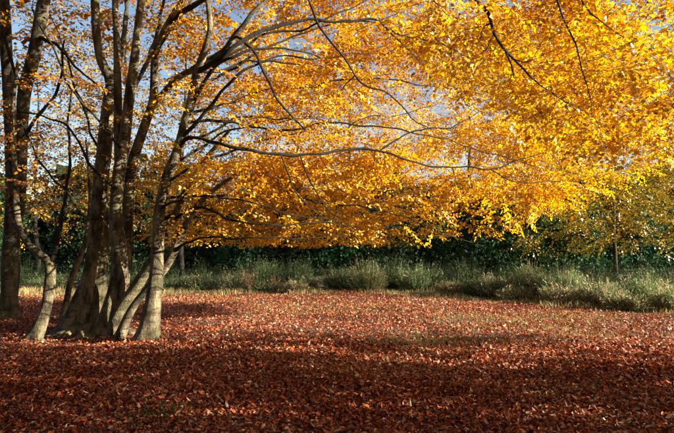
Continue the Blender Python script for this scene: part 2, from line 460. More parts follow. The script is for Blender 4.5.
def ground_pt(px, Y, sink=0.1):
    d = ray(px, 300); x = d[0] / d[1] * Y
    return np.array([x, Y, float(gz(x, Y)) - sink])
def stem_line(points, step=0.10):
    """first point (px, Y, width) stands on the ground, the others are (px, py, Y, width)"""
    px, Y, w = points[0]
    A = [np.concatenate([ground_pt(px, Y), [px_size(w, Y) / 2]])]
    for px, py, Y, w in points[1:]:
        A.append(np.concatenate([at(px, py, Y), [px_size(w, Y) / 2]]))
    c = catmull(np.array(A), step)
    return c[:, :3], np.maximum(c[:, 3], 0.004)

def noise3(p, f=1.0, seed=0.0):
    x, y, z = p[..., 0] * f + seed, p[..., 1] * f + seed * 1.7, p[..., 2] * f + seed * 0.6
    return (np.sin(1.7 * x + 1.3 * np.sin(1.1 * y + 0.7 * z)) + np.sin(1.9 * y + 1.5 * np.sin(1.3 * z + 0.6 * x)) + np.sin(2.3 * z + 1.2 * np.sin(1.5 * x - y))) / 3

def shoot_radii(paths, P, cnt, srad, r1, pw):
    """pipe-model radii, never thicker than what the shoot grows from"""
    Rn = np.zeros(len(P)); Rn[:len(srad)] = srad; out = []
    for p in paths:
        c = cnt[p[1:]]; c = np.concatenate([[c[0]], c])
        q = np.minimum(r1 * np.maximum(c, 1) ** pw, max(0.0022, 0.75 * Rn[p[0]]))
        q = np.minimum.accumulate(q) * np.linspace(1, 0.8, len(q))
        Rn[p[1:]] = q[1:]; out.append(q)
    return out
def build_tree(name, label, base, stems, targets, tone, cat='tree', group=None, bark=BARK, leafmat=LEAF, leaf_size=0.056, spray_scale=1.0, keep=1.0,
               twig_r=0.0055, twig_pow=0.42, trunk_name='trunk', singles=0, seed=1, tone_sd=0.23, roll=0.24, droop=0.1, spray_twigs=True, droop_dir=-0.12, extra=None, leaf_floor=None):
    """stems: list of dict(pts, rad, flare, limbs=[(pts, rad), ...])"""
    base = np.asarray(base, float)
    root = tag(empty(name, base), label, cat, group)
    sk, sdir, srad = [], [], []
    k = 0
    for st in stems:
        t = Tubes(); p, r_ = st['pts'], st['rad']; k += 1
        t.add(p, r_, st.get('sides', 18), bump=st.get('bump', 0.035), flare=st.get('flare'), seed=seed + k * 2.3)
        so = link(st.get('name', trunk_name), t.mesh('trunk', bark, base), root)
        tg = unit(np.gradient(p, axis=0))
        hi = p[:, 2] > st.get('free', 1.6)
        sk.append(p[hi]); sdir.append(tg[hi] * 0.3); srad.append(r_[hi])
        for (lp, lr) in st.get('limbs', []):
            t = Tubes(); k += 1
            t.add(lp, lr, 9, bump=0.03, seed=seed + k)
            link('branch', t.mesh('branch', TWIG if lr.max() < 0.06 else SHADETRUNK, base), so)
            sk.append(lp[2:]); sdir.append(unit(np.gradient(lp, axis=0))[2:]); srad.append(lr[2:])
    sk = np.vstack(sk); sdir = np.vstack(sdir); srad = np.concatenate(srad)
    if len(targets):
        paths, P, cnt, ends, edir = grow(sk, sdir, targets, seed=seed, droop=droop)
        tw = Tubes()
        for p, q in zip(paths, shoot_radii(paths, P, cnt, srad, twig_r * 0.55, twig_pow)):
            tw.add(P[p], q, (3 if q[0] < 0.006 else 5) if leafmat is LEAF else 3)
        d = edir + np.array([0, 0, droop_dir]); d[:, 2] = np.clip(d[:, 2], -0.6, 0.35)
        tn = tone(ends)
        B, D, Nn, S, C = spray_leaves(ends, d, tn, scale=spray_scale, size=leaf_size, keep=keep, roll=roll, tone_sd=tone_sd, twig=tw if spray_twigs else None, seed=seed + 11, twig_r=0.0016 * max(1, spray_scale * 0.9))
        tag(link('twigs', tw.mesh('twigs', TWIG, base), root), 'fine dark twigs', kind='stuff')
        if leaf_floor is not None:
            q = B[:, 2] + np.minimum(D[:, 2], 0) * S > leaf_floor(B)
            B, D, Nn, S, C = B[q], D[q], Nn[q], S[q], C[q]
        if singles:
            # the leaves that show largest from the clearing: separate leaf objects
            dist = np.sqrt(B[:, 0] ** 2 + B[:, 1] ** 2 + (B[:, 2] - CAM_H) ** 2)
            inv = (np.abs(B[:, 0]) < 0.63 * B[:, 1]) & (B[:, 2] < CAM_H + 0.45 * B[:, 1])
            order = np.argsort(np.where(inv, dist / S, 1e9))[:singles]
            lm = [leaf_single('leaf_shape', q, LEAFOBJ) for q in range(5)]
            for q in order:
                o = link('leaf', lm[int(q) % 5], root)
                dd = unit(D[q]); sdv = unit(np.cross(dd, Nn[q])); nn = np.cross(sdv, dd)
                M = np.eye(4); M[:3, 0] = dd * S[q]; M[:3, 1] = -sdv * S[q]; M[:3, 2] = nn * S[q]; M[:3, 3] = B[q] - base
                o.matrix_basis = [list(x) for x in M]
            mask = np.ones(len(B), bool); mask[order] = False
            B, D, Nn, S, C = B[mask], D[mask], Nn[mask], S[mask], C[mask]
        tag(link('foliage', leaves_to_mesh('foliage', B, D, Nn, S, C, leafmat, base, far=leafmat is not LEAF), root), kind='stuff')
    if extra is not None:
        # unseen high crown above the picture, added to block sky light
        paths, P, cnt, ends, edir = grow(sk, sdir, extra, seed=seed + 5, droop=0.0)
        tw = Tubes()
        for p, q in zip(paths, shoot_radii(paths, P, cnt, srad, 0.004, 0.42)):
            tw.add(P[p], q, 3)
        B, D, Nn, S, C = spray_leaves(ends, edir, tone(ends), scale=2.2, size=0.145, roll=0.5, seed=seed + 6)
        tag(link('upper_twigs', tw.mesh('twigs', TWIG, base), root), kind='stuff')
        tag(link('upper_foliage', leaves_to_mesh('upper_foliage', B, D, Nn, S, C, leafmat, base, far=True), root), kind='stuff')
    return root

def leaf_single(name, q, mat, curl=0.0):
    """unit-length beech leaf along +X, 10 edge points, folded and slightly wavy"""
    r = np.random.default_rng(100 + q)
    xs = [0.12, 0.33, 0.58, 0.80]; ws = [0.17, 0.30, 0.28, 0.15]
    mid = [(x, 0, 0.0) for x in (0, 0.12, 0.33, 0.58, 0.80, 1.0)]
    c = r.normal(0, 0.12) + curl
    up = [(x, w, 0.22 * w + r.normal(0, 0.02)) for x, w in zip(xs, ws)]
    dn = [(x, -w, 0.22 * w + r.normal(0, 0.02)) for x, w in zip(xs, ws)]
    v = np.array(mid + up + dn); v[:, 2] += c * v[:, 0] ** 2
    f = [[0, 1, 6], [1, 2, 7, 6], [2, 3, 8, 7], [3, 4, 9, 8], [4, 5, 9], [0, 10, 1], [1, 10, 11, 2], [2, 11, 12, 3], [3, 12, 13, 4], [4, 13, 5]]
    return np_mesh(name, v, np.concatenate(f), [len(a) for a in f], mat)

def sample_box(n, lo, hi, accept, seed):
    r = np.random.default_rng(seed); out = []; m = 0
    while m < n:
        p = lo + (np.array(hi) - lo) * r.random((n * 2, 3))
        a = accept(p); a = a > r.random(len(p)) if a.dtype != bool else a
        out.append(p[a]); m += a.sum()
    return np.vstack(out)[:n]

def clear_of_sun(p):
    """high enough not to stand between the low sun and the lower crown"""
    ts = np.array(to_sun); t = (p[:, 0] + 4.0) / ts[0]
    y0 = p[:, 1] - ts[1] * t; z0 = p[:, 2] - ts[2] * t
    return (z0 > 5.6) | (y0 < 3.0)
# ================================================================== the big many-stemmed beech
def S_(pts, **k):
    p, r_ = stem_line(pts); return dict(pts=p, rad=r_, **k)
Lb = lambda *a: limb(a)
Ln = lambda *a: limb(a, back=False)      # limbs that reach forward over the clearing

A = S_([(73, 10.15, 27), (80, 308, 10.15, 21), (88, 282, 10.2, 16), (95, 245, 10.2, 14), (99, 200, 10.2, 14), (104, 150, 10.2, 14), (109, 108, 10.2, 14), (111, 82, 10.2, 12), (101, 60, 10.1, 9), (96, 30, 10.0, 8), (95, 0, 9.9, 8), (90, -60, 9.8, 6), (84, -130, 9.6, 4)],
       flare=(0.9, 0.3, 4, 0.5))
A2 = S_([(91, 10.2, 20), (99, 290, 10.3, 13), (104, 245, 10.35, 10), (104, 205, 10.4, 8), (104, 170, 10.4, 5)], flare=(0.7, 0.3, 3, 1.0))
B = S_([(103, 9.85, 22), (112, 309, 9.88, 18), (118, 286, 9.9, 17), (119, 255, 9.9, 14.5), (116, 215, 9.9, 13), (118, 180, 9.9, 12.5), (123, 150, 9.9, 12), (128, 110, 9.85, 10), (132, 80, 9.8, 10), (136, 45, 9.7, 8), (141, 0, 9.6, 7), (150, -70, 9.4, 5), (165, -140, 9.2, 3)],
      flare=(0.7, 0.3, 4, 2.0))
C = S_([(116, 10.4, 22), (123, 280, 10.45, 12), (127, 230, 10.5, 11), (129, 190, 10.4, 11), (132, 165, 10.3, 10), (138, 145, 10.1, 10), (146, 122, 9.9, 9), (153, 103, 9.7, 9), (154, 84, 9.6, 8), (156, 51, 9.4, 7), (169, 23, 9.1, 7), (183, 0, 8.9, 6), (215, -55, 8.4, 4)],
      flare=(0.5, 0.3, 4, 1.0))
D_ = S_([(108, 9.8, 15), (123, 306, 9.78, 11), (138, 284, 9.7, 11), (150, 264, 9.6, 10), (160, 247, 9.5, 10), (172, 222, 9.4, 8), (186, 190, 9.3, 6), (205, 160, 9.0, 5), (230, 130, 8.6, 3)], flare=(0.4, 0.2, 3, 0))
E_ = S_([(118, 9.55, 12), (131, 311, 9.5, 8), (147, 290, 9.45, 8), (160, 274, 9.4, 9), (172, 255, 9.3, 9), (180, 236, 9.2, 8), (196, 208, 9.0, 6), (214, 190, 8.7, 5), (240, 172, 8.3, 3)], flare=(0.5, 0.2, 3, 0.5))
B2 = S_([(117, 9.93, 8), (118, 200, 9.95, 8), (118, 120, 9.95, 8), (117, 51, 9.9, 7), (115, 0, 9.9, 6), (112, -80, 9.8, 4)], name='trunk')
B2['pts'] = B2['pts'][14:]; B2['rad'] = B2['rad'][14:]

# limbs that carry the spreading crown
C['limbs'] = [
    Lb((153, 103, 9.7, 8), (168, 88, 9.5, 8), (185, 74, 9.2, 8), (203, 62, 8.9, 8), (219, 56, 8.6, 7), (236, 33, 8.3, 6), (260, 6, 7.9, 5), (300, -30, 7.3, 4), (350, -45, 6.6, 3)),
    Lb((219, 56, 8.6, 5), (236, 36, 8.3, 4), (252, 50, 8.0, 3.6), (265, 75, 7.8, 3.2), (282, 105, 7.6, 2.6), (305, 130, 7.4, 2)),
    Ln((169, 23, 9.1, 6), (195, 5, 8.6, 6), (235, -25, 7.9, 5), (300, -45, 7.0, 5), (380, -45, 6.2, 4.5), (440, -25, 5.7, 5), (474, 0, 5.5, 4.6), (488, 12, 5.45, 4.4), (496, 35, 5.4, 3.6), (506, 52, 5.4, 3.0), (530, 75, 5.5, 2.2), (550, 92, 5.6, 1.6), (575, 108, 5.8, 1)),
    Ln((506, 52, 5.4, 2.4), (511, 66, 5.45, 1.8), (513, 78, 5.5, 1)),
    Ln((440, -25, 5.7, 4), (500, -35, 5.5, 3), (545, -15, 5.3, 3), (555, 0, 5.25, 2.6), (565, 18, 5.2, 2.4), (576, 44, 5.2, 2.0), (582, 70, 5.25, 1.6), (590, 102, 5.3, 1)),
    Ln((500, -35, 5.5, 3), (560, -40, 5.3, 3), (582, 0, 5.3, 2), (600, 20, 5.3, 1.5), (625, 38, 5.4, 1)),
    Lb((156, 51, 9.4, 6), (168, 30, 9.2, 6), (180, 16, 9.0, 5), (200, 0, 8.8, 4), (250, -30, 8.4, 3)),
    Lb((300, -30, 7.3, 3.4), (308, 0, 7.1, 3), (320, 25, 7.0, 2.8), (332, 44, 6.9, 2.6), (345, 60, 6.9, 2.4), (362, 82, 6.8, 2.2), (390, 96, 6.8, 1.8), (411, 116, 6.9, 1.6), (432, 131, 7.0, 1)),
]
B['limbs'] = [
    Lb((128, 112, 9.85, 6), (134, 90, 10.2, 5), (150, 55, 10.8, 5), (160, 20, 11.2, 4), (170, -30, 11.6, 3)),
    Lb((123, 150, 9.9, 5), (112, 138, 9.5, 3.5), (98, 120, 9.3, 3), (75, 95, 9.2, 2.6), (58, 60, 9.2, 2.2), (48, 40, 9.2, 2), (32, 8, 9.2, 1.6)),
    Lb((118, 190, 9.9, 6), (104, 178, 9.4, 3.4), (90, 166, 9.2, 3), (72, 130, 9.1, 2.6), (50, 118, 9.1, 2.2), (20, 112, 9.1, 1.6)),
]
A['limbs'] = [
    Lb((111, 84, 10.2, 8), (119, 62, 10.3, 7), (124, 30, 10.4, 6), (127, 0, 10.5, 5), (130, -60, 10.6, 4)),
    Lb((104, 155, 10.2, 5), (94, 140, 10.4, 3), (84, 110, 10.6, 3), (70, 70, 10.8, 2.5), (62, 40, 11, 2)),
]
D_['limbs'] = [
    Lb((172, 222, 9.4, 5), (192, 208, 9.0, 3.6), (214, 212, 8.6, 3), (240, 222, 8.2, 2.6), (275, 225, 7.9, 2.2), (320, 223, 7.6, 1.8), (360, 226, 7.4, 1.2)),
]
E_['limbs'] = [
    Lb((176, 250, 9.25, 5), (186, 243, 8.9, 3), (205, 238, 8.4, 2.4), (240, 238, 7.9, 2.0), (300, 238, 7.3, 1.6), (350, 236, 6.9, 1)),
]
# right stem standing in front
G = S_([(147, 9.1, 21), (151, 318, 9.1, 18), (154, 298, 9.1, 15), (157, 262, 9.1, 12.5), (158, 232, 9.1, 12), (160, 208, 9.05, 11), (167, 178, 9.0, 11), (177, 152, 8.9, 10), (187, 117, 8.75, 9.5), (192, 97, 8.65, 9), (197, 74, 8.55, 9), (205, 50, 8.4, 7), (210, 30, 8.3, 6), (208, 5, 8.25, 5), (200, -50, 8.2, 4), (205, -110, 8.0, 3)],
       flare=(1.1, 0.16, 5, 0.4))
G['limbs'] = [
    Lb((197, 72, 8.55, 8), (215, 62, 8.3, 7), (232, 47, 8.0, 6), (262, 32, 7.6, 5), (300, 20, 7.2, 4), (335, 22, 6.9, 3.2), (375, 20, 6.6, 3), (387, 29, 6.5, 2.8), (426, 41, 6.3, 2.2), (470, 52, 6.1, 1.4)),
    Lb((387, 29, 6.5, 2.4), (404, 46, 6.5, 1.8), (420, 63, 6.5, 1.2)),
    Lb((190, 105, 8.7, 5), (203, 85, 8.5, 5), (216, 66, 8.3, 4.4), (234, 56, 8.1, 4), (252, 50, 7.9, 3.4), (285, 48, 7.6, 2.4), (320, 58, 7.3, 1.5)),
    Lb((180, 140, 8.85, 5), (200, 118, 8.6, 4.6), (222, 92, 8.4, 4), (240, 74, 8.2, 3.6), (268, 60, 8.0, 2.6), (300, 66, 7.8, 1.6)),
    Lb((178, 150, 8.9, 5), (188, 138, 8.6, 4.6), (200, 138, 8.4, 4.4), (230, 147, 8.0, 4.2), (260, 151, 7.7, 4), (290, 156, 7.4, 3.8), (320, 153, 7.1, 3.4), (345, 150, 6.9, 3.2), (381, 150, 6.7, 3.0), (400, 158, 6.6, 2.4), (423, 165, 6.5, 2.2), (460, 167, 6.35, 2.0), (490, 169, 6.25, 2), (514, 162, 6.2, 1.6), (545, 152, 6.2, 1)),
    Lb((381, 150, 6.7, 2.4), (405, 134, 6.6, 2.2), (430, 129, 6.5, 2), (450, 127, 6.4, 1.6), (480, 112, 6.3, 1)),
    Lb((490, 169, 6.25, 1.6), (508, 179, 6.2, 1.4), (532, 183, 6.2, 1.2), (560, 180, 6.2, 0.9)),
    Lb((281, 155, 7.5, 2), (290, 178, 7.4, 1.8), (302, 200, 7.35, 1.6), (330, 222, 7.3, 1)),
    Lb((300, 155, 7.3, 2), (308, 176, 7.2, 1.8), (324, 205, 7.15, 1.6), (345, 222, 7.1, 1)),
    Lb((160, 208, 9.05, 4), (178, 200, 8.6, 2.6), (205, 196, 8.2, 2.4), (240, 200, 7.8, 2), (290, 214, 7.4, 1.6), (340, 222, 7.0, 1.2)),
    Lb((158, 225, 9.1, 4), (170, 215, 9.3, 3), (185, 212, 9.6, 2.4), (210, 205, 10, 1.5)),
]

# more long thin limbs sweeping out to the right
r_l = np.random.default_rng(77)
for k in range(10):
    py0 = 60 + 17 * k + r_l.uniform(-8, 8)
    px0, Y0 = float(np.interp(py0, [30, 74, 117, 152, 178, 232], [210, 197, 187, 177, 167, 158])), float(np.interp(py0, [30, 117, 232], [8.3, 8.75, 9.1]))
    L_ = r_l.uniform(130, 380); rise = r_l.uniform(-0.30, 0.10); sag = r_l.uniform(-0.05, 0.30); dY = r_l.uniform(0.0, 1.3)
    pts = []
    for q in np.linspace(0, 1, 9):
        pts.append((px0 + L_ * q, py0 + rise * L_ * q * 1.6 - 14 * math.sin(q * 2.2) + sag * L_ * q * q + r_l.normal(0, 3.2) * (q > 0), max(Y0, float(np.interp(px0 + L_ * q, [185, 230, 337, 480, 600], [0, 8.1, 8.5, 9.1, 9.6]))) + dY * q ** 0.7 + r_l.normal(0, 0.08) * (q > 0), 3.0 * (1 - q) ** 1.2 + 0.7))
    G['limbs'].append(Lb(*pts))
def sheet_y(x): return np.interp(x, [-4, -2.6, 0, 3, 6], [9.3, 9.0, 9.4, 10.3, 11.2])
def crown_accept(p):
    # the spreading side of the crown: a slanting curtain of layered sprays, browsed off at head height
    x, y, z = p.T; u = x / y
    zlow = 2.02 + 0.10 * noise3(p, 1.6, 3) + np.clip(u - 0.31, 0, 1) * 5.5 + np.clip(-u - 0.27, 0, 1) * 3.0
    yc = sheet_y(x) + 0.5 * noise3(p, 0.7, 9) + 0.12 * (z - 2)
    ok = (z > zlow) & (np.abs(y - yc) < 1.0) & (u > -0.32) & (u < 0.62)
    dens = np.clip(0.50 + 1.35 * noise3(p * np.array([0.75, 0.9, 2.1]) - np.array([0, 0, 0.35]) * p[:, :1], 1.15, 1.0), 0.03, 1)
    dens *= np.clip(0.78 + 0.8 * (u + 0.12), 0.4, 1.0)
    dens = np.where((z < 3.1) & (u > -0.25), np.clip(dens * 1.4 + 0.15, 0, 1), dens)
    # thin where low sun slips through to the foot of the trunks
    ts = np.array(to_sun); t = (x + 3.8) / ts[0]
    y0 = y - ts[1] * t; z0 = z - ts[2] * t
    dens = np.where((x > -3.2) & (y0 > 8.5) & (y0 < 10.7) & (z0 < 1.5), dens * 0.12, dens)
    return np.where(ok, dens, 0.0)
def near_accept(p):
    # the limbs reaching forward over the clearing at the upper right
    x, y, z = p.T; u = x / y; v = (z - CAM_H) / y
    ok = (u > 0.16) & (u < 0.72) & (v > 0.40 - 0.55 * (u - 0.16)) & (v > 0.22) & (v < 0.62)
    return np.where(ok, np.clip(0.5 + 0.9 * noise3(p, 1.4, 11.0), 0.05, 1), 0.0)
curtain = sample_box(2750, np.array([-4.5, 7.5, 1.6]), np.array([7.5, 12.8, 7.2]), crown_accept, 21)
near = sample_box(380, np.array([0.6, 4.9, 2.4]), np.array([4.8, 6.8, 5.6]), near_accept, 27)
low = sample_box(470, np.array([-3.6, 9.9, 1.80]), np.array([0.8, 12.2, 3.4]), lambda p: np.clip(0.5 + 0.8 * noise3(p, 1.4, 6), 0.05, 1), 28)
crown = np.vstack([curtain, near, low])

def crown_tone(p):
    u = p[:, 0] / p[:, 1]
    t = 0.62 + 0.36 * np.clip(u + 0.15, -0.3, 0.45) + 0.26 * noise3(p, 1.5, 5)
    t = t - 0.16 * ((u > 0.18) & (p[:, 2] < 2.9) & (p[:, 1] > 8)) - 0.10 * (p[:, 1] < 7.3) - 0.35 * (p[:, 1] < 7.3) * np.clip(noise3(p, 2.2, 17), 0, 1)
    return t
# right-hand part and the low sprays hang from the front stem, the rest from the many-stemmed tree
noise_own = noise3(crown, 0.7, 2)
own_g = (crown[:, 2] < 4.4 + 0.5 * noise_own) & (crown[:, 1] > 7.3)

left_up = sample_box(70, np.array([-6.5, 8.6, 3.4]), np.array([-1.5, 12.5, 7.5]), lambda p: np.clip(0.4 + 0.8 * noise3(p, 1.2, 4), 0, 1), 22)
upper = sample_box(750, np.array([-11, 0.0, 6.6]), np.array([6.5, 16, 12.5]), lambda p: np.where((np.sum(((p - np.array([-2.5, 8.0, 7.5])) / np.array([9, 8, 5.0])) ** 2, 1) < 1) & clear_of_sun(p), 0.9, 0.0), 29)
floor_ = lambda b: 1.60 + 0.05 * noise3(b, 2.0, 4) + np.clip(b[:, 0] / b[:, 1] - 0.36, 0, 1) * 4.0
mainT = np.vstack([crown[~own_g], left_up])
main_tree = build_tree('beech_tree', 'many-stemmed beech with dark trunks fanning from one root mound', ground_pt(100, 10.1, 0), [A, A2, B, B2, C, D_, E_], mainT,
           lambda p: crown_tone(p) - np.interp(p[:, 0] / p[:, 1], [-0.42, -0.22], [0.45, 0.0]), singles=220, seed=31, extra=upper, leaf_floor=floor_)  # leaves at far left browned to read as shaded silhouettes
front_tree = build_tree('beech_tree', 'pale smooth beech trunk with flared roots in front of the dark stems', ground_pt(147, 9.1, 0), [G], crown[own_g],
           crown_tone, singles=80, seed=41, leaf_floor=floor_)

# surface roots of the many-stemmed tree and of the front stem
def roots(parent, px, Y, specs, seed):
    r = np.random.default_rng(seed); c = ground_pt(px, Y, 0); base = np.array(parent.location)
    for (ang, ln, rr, start) in specs:
        d = np.array([math.cos(R(ang)), math.sin(R(ang)), 0]); s = np.linspace(0, 1, 9)
        p = c + d * (start + ln * s[:, None]) + np.array([-d[1], d[0], 0]) * (0.10 * ln * np.sin(s * 4 + r.uniform(0, 6)))[:, None]
        p[:, 2] = gz(p[:, 0], p[:, 1]) + rr * (1.25 * (1 - s) ** 2 + 0.1) - 0.10 * s ** 2 - 0.03
        t = Tubes(); t.add(p, rr * (1.0 - 0.75 * s), 9, bump=0.06, seed=seed + ang)
        link('root', t.mesh('root', BARK, base), parent)
def mound(parent, px, Y, rx, ry, h, seed):
    c = ground_pt(px, Y, 0); n, m = 40, 12; vs_ = []
    for i in range(m + 1):
        f = i / m; rr = math.sin(f * math.pi / 2) ** 0.8; hh = math.cos(f * math.pi / 2)
        a = np.arange(n) * 2 * math.pi / n
        lob = 1 + 0.16 * np.sin(5 * a + seed) * f + 0.10 * np.sin(9 * a + 2 * seed) * f + 0.07 * np.sin(14 * a) * f
        vs_.append(np.stack([c[0] + rx * rr * lob * np.cos(a), c[1] + ry * rr * lob * np.sin(a), c[2] - 0.05 + h * hh * (1 + 0.25 * np.sin(3 * a + 4 * f + seed) * f)], 1))
    v = np.vstack(vs_) - np.array(parent.location)
    q = [[i * n + j, (i + 1) * n + j, (i + 1) * n + (j + 1) % n, i * n + (j + 1) % n] for i in range(m) for j in range(n)]
    link('root_mound', np_mesh('root_mound', v, np.array(q).ravel(), np.full(len(q), 4), BARK, smooth=True), parent)
mound(main_tree, 95, 10.05, 0.80, 0.46, 0.24, 1.3)
roots(main_tree, 100, 10.1, [(190, 0.9, 0.13, 0.35), (225, 0.7, 0.12, 0.3), (262, 0.5, 0.12, 0.3), (300, 0.5, 0.11, 0.4), (340, 0.5, 0.09, 0.5), (160, 0.8, 0.12, 0.4), (208, 1.2, 0.07, 0.4), (280, 0.55, 0.08, 0.3)], 5)
roots(front_tree, 147, 9.1, [(345, 0.55, 0.075, 0.08), (200, 0.55, 0.075, 0.08), (255, 0.40, 0.075, 0.06), (300, 0.42, 0.065, 0.08), (15, 0.4, 0.06, 0.08)], 6)
# ================================================================== left-hand beeches
L1 = S_([(7, 11.9, 22), (9, 295, 11.9, 16), (11, 262, 11.9, 17), (12, 220, 11.8, 13), (12, 180, 11.7, 12), (10, 120, 11.5, 11), (7, 60, 11.2, 11), (4, 0, 10.4, 10), (0, -80, 10.2, 7), (-8, -160, 10, 4)], flare=(0.7, 0.25, 4, 1))
L2 = S_([(11, 11.9, 8), (14, 245, 11.9, 10), (20, 200, 11.7, 10), (22, 150, 11.4, 10), (24, 95, 11, 12), (34, 55, 10.6, 12), (44, 0, 10.4, 12), (56, -70, 10.2, 9), (62, -140, 10, 5)], name='trunk')
L2['pts'] = L2['pts'][9:]; L2['rad'] = L2['rad'][9:]
L2['limbs'] = [Lb((24, 95, 10.7, 5), (12, 66, 10.4, 4), (4, 30, 10.2, 3), (-10, -10, 10, 2)),
               Lb((22, 140, 10.7, 5), (36, 118, 10.5, 4), (52, 100, 10.3, 3.4), (62, 70, 10.2, 3), (64, 40, 10.2, 2)),
               Lb((38, 36, 10.5, 5), (60, 48, 10.2, 3), (78, 70, 10, 2.6), (92, 80, 9.8, 2.2), (112, 92, 9.6, 1.6))]
lt = sample_box(95, np.array([-11, 9, 2.6]), np.array([-4.2, 13, 8]), lambda p: np.clip(0.4 + 0.8 * noise3(p, 1.2, 14), 0, 1), 23)
build_tree('beech_tree', 'forked beech standing against the left edge, right side sunlit', ground_pt(7, 11.9, 0), [L1, L2], lt, lambda p: 0.08 + 0.2 * noise3(p, 1.3, 2), bark=SHADETRUNK, seed=51, keep=0.8)  # leaf tone lowered so the foliage reads as a shaded silhouette

K = S_([(30, 9.25, 17), (39, 328, 9.25, 12), (46, 308, 9.3, 10), (50, 282, 9.3, 10.5), (50, 266, 9.3, 10), (44, 257, 9.3, 8), (32, 248, 9.3, 7), (22, 234, 9.35, 6), (17, 212, 9.4, 6), (15, 170, 9.5, 5), (12, 120, 9.6, 4), (18, 60, 9.6, 3)], flare=(0.6, 0.18, 3, 2))
K['limbs'] = [Lb((50, 266, 9.3, 7), (56, 250, 9.3, 5.5), (59, 232, 9.3, 5), (62, 212, 9.3, 4.6), (67, 190, 9.3, 4), (70, 165, 9.3, 3.4), (68, 130, 9.3, 3), (72, 90, 9.3, 2)),
              Lb((67, 190, 9.3, 3.4), (76, 206, 9.2, 2.6), (84, 216, 9.2, 2.2), (94, 224, 9.1, 1.5)),
              Lb((68, 190, 9.3, 3.4), (56, 182, 9.3, 2.6), (42, 165, 9.3, 2.4), (30, 140, 9.3, 2.2), (20, 122, 9.3, 1.6)),
              Lb((65, 198, 9.3, 3), (50, 202, 9.2, 2.2), (30, 208, 9.2, 2), (5, 212, 9.2, 1.4))]
kt = sample_box(55, np.array([-7.5, 8.4, 2.3]), np.array([-4.2, 10.4, 4.6]), lambda p: np.clip(0.4 + 0.8 * noise3(p, 1.5, 24), 0, 1), 24)
build_tree('beech_tree', 'crooked small beech with pale bent stem and arched side limb', ground_pt(30, 9.25, 0), [K], kt, lambda p: 0.10 + 0.2 * noise3(p, 1.3, 7), seed=61, keep=0.8)  # leaf tone lowered here too, for silhouette-like shade

M_ = S_([(63, 11.6, 9), (67, 300, 11.6, 6), (71, 280, 11.6, 6), (78, 262, 11.6, 5.5), (84, 246, 11.6, 4.5), (88, 225, 11.6, 4), (90, 190, 11.6, 3), (86, 140, 11.6, 2)], flare=(0.5, 0.15, 3, 0))
M_['limbs'] = [Lb((78, 262, 11.6, 4), (74, 250, 11.6, 3), (66, 244, 11.6, 2.6), (58, 232, 11.6, 2), (54, 210, 11.6, 1.4))]
mt = sample_box(90, np.array([-7.8, 11, 2.3]), np.array([-4.6, 13.5, 4.6]), lambda p: np.clip(0.4 + 0.8 * noise3(p, 1.5, 34), 0, 1), 25)
build_tree('beech_tree', 'thin leaning young beech between crooked stem and many-stemmed beech', ground_pt(63, 11.6, 0), [M_], mt, lambda p: 0.15 + 0.2 * noise3(p, 1.3, 9), seed=71, keep=0.8)

# ================================================================== trees farther back
def straight_stem(x, y, h, r0, lean=(0, 0), seed=0, free=2.0, n=9, wob=0.12):
    r = np.random.default_rng(seed)
    z = np.linspace(-0.1, h, n); p = np.zeros((n, 4))
    p[:, 0] = x + lean[0] * z / h + np.cumsum(r.normal(0, wob, n)) * (z > 0.5) * 0.6
    p[:, 1] = y + lean[1] * z / h + np.cumsum(r.normal(0, wob, n)) * (z > 0.5) * 0.6
    p[:, 2] = z; p[:, 3] = r0 * (1 - 0.85 * (z / h)) + 0.01
    c = catmull(p, 0.3)
    return dict(pts=c[:, :3], rad=c[:, 3], sides=10, flare=(0.7, 0.3, 4, seed), free=free)

def back_tree(label, x, y, h, rx, zlow, n, tone, seed, group, leafmat=FARLEAF, bark=DARKBARK, scale=1.9, size=0.10, keep=0.8, gap=0.45, name='tree', lean=(0, 0), tsd=0.14, r0=0.2, acc=None, spray_twigs=False, keep_if=None, skirt=1.0):
    c = np.array([x + lean[0] * .6, y + lean[1] * .6, (h * 1.05 + zlow) / 2]); rad = np.array([rx, rx, (h * 1.08 - zlow) / 2])
    def a(p):
        e = (p - c) / rad; e[:, 2] = np.where(e[:, 2] < 0, e[:, 2] * skirt, e[:, 2])
        q = np.sum(e ** 2, 1) + 0.25 * noise3(p, 0.9, seed)
        return np.where((q < 1) & (p[:, 2] > zlow), np.clip(gap + 0.8 * noise3(p, 0.8, seed * 1.3), 0.05, 1) * (0.35 + 0.65 * np.clip(q, 0, 1)), 0.0)
    tg = sample_box(n, c - rad, c + rad, a, seed)
    if keep_if is not None: tg = tg[keep_if(tg)]
    return build_tree(name, label, (x, y, 0), [straight_stem(x, y, h * 0.95, r0, lean, seed)], tg, lambda p: tone + 0.18 * noise3(p, 0.8, seed), group=group, bark=bark, leafmat=leafmat,
                      leaf_size=size, spray_scale=scale, keep=keep, twig_r=0.006, twig_pow=0.42, seed=seed, tone_sd=tsd, roll=0.6, spray_twigs=spray_twigs)

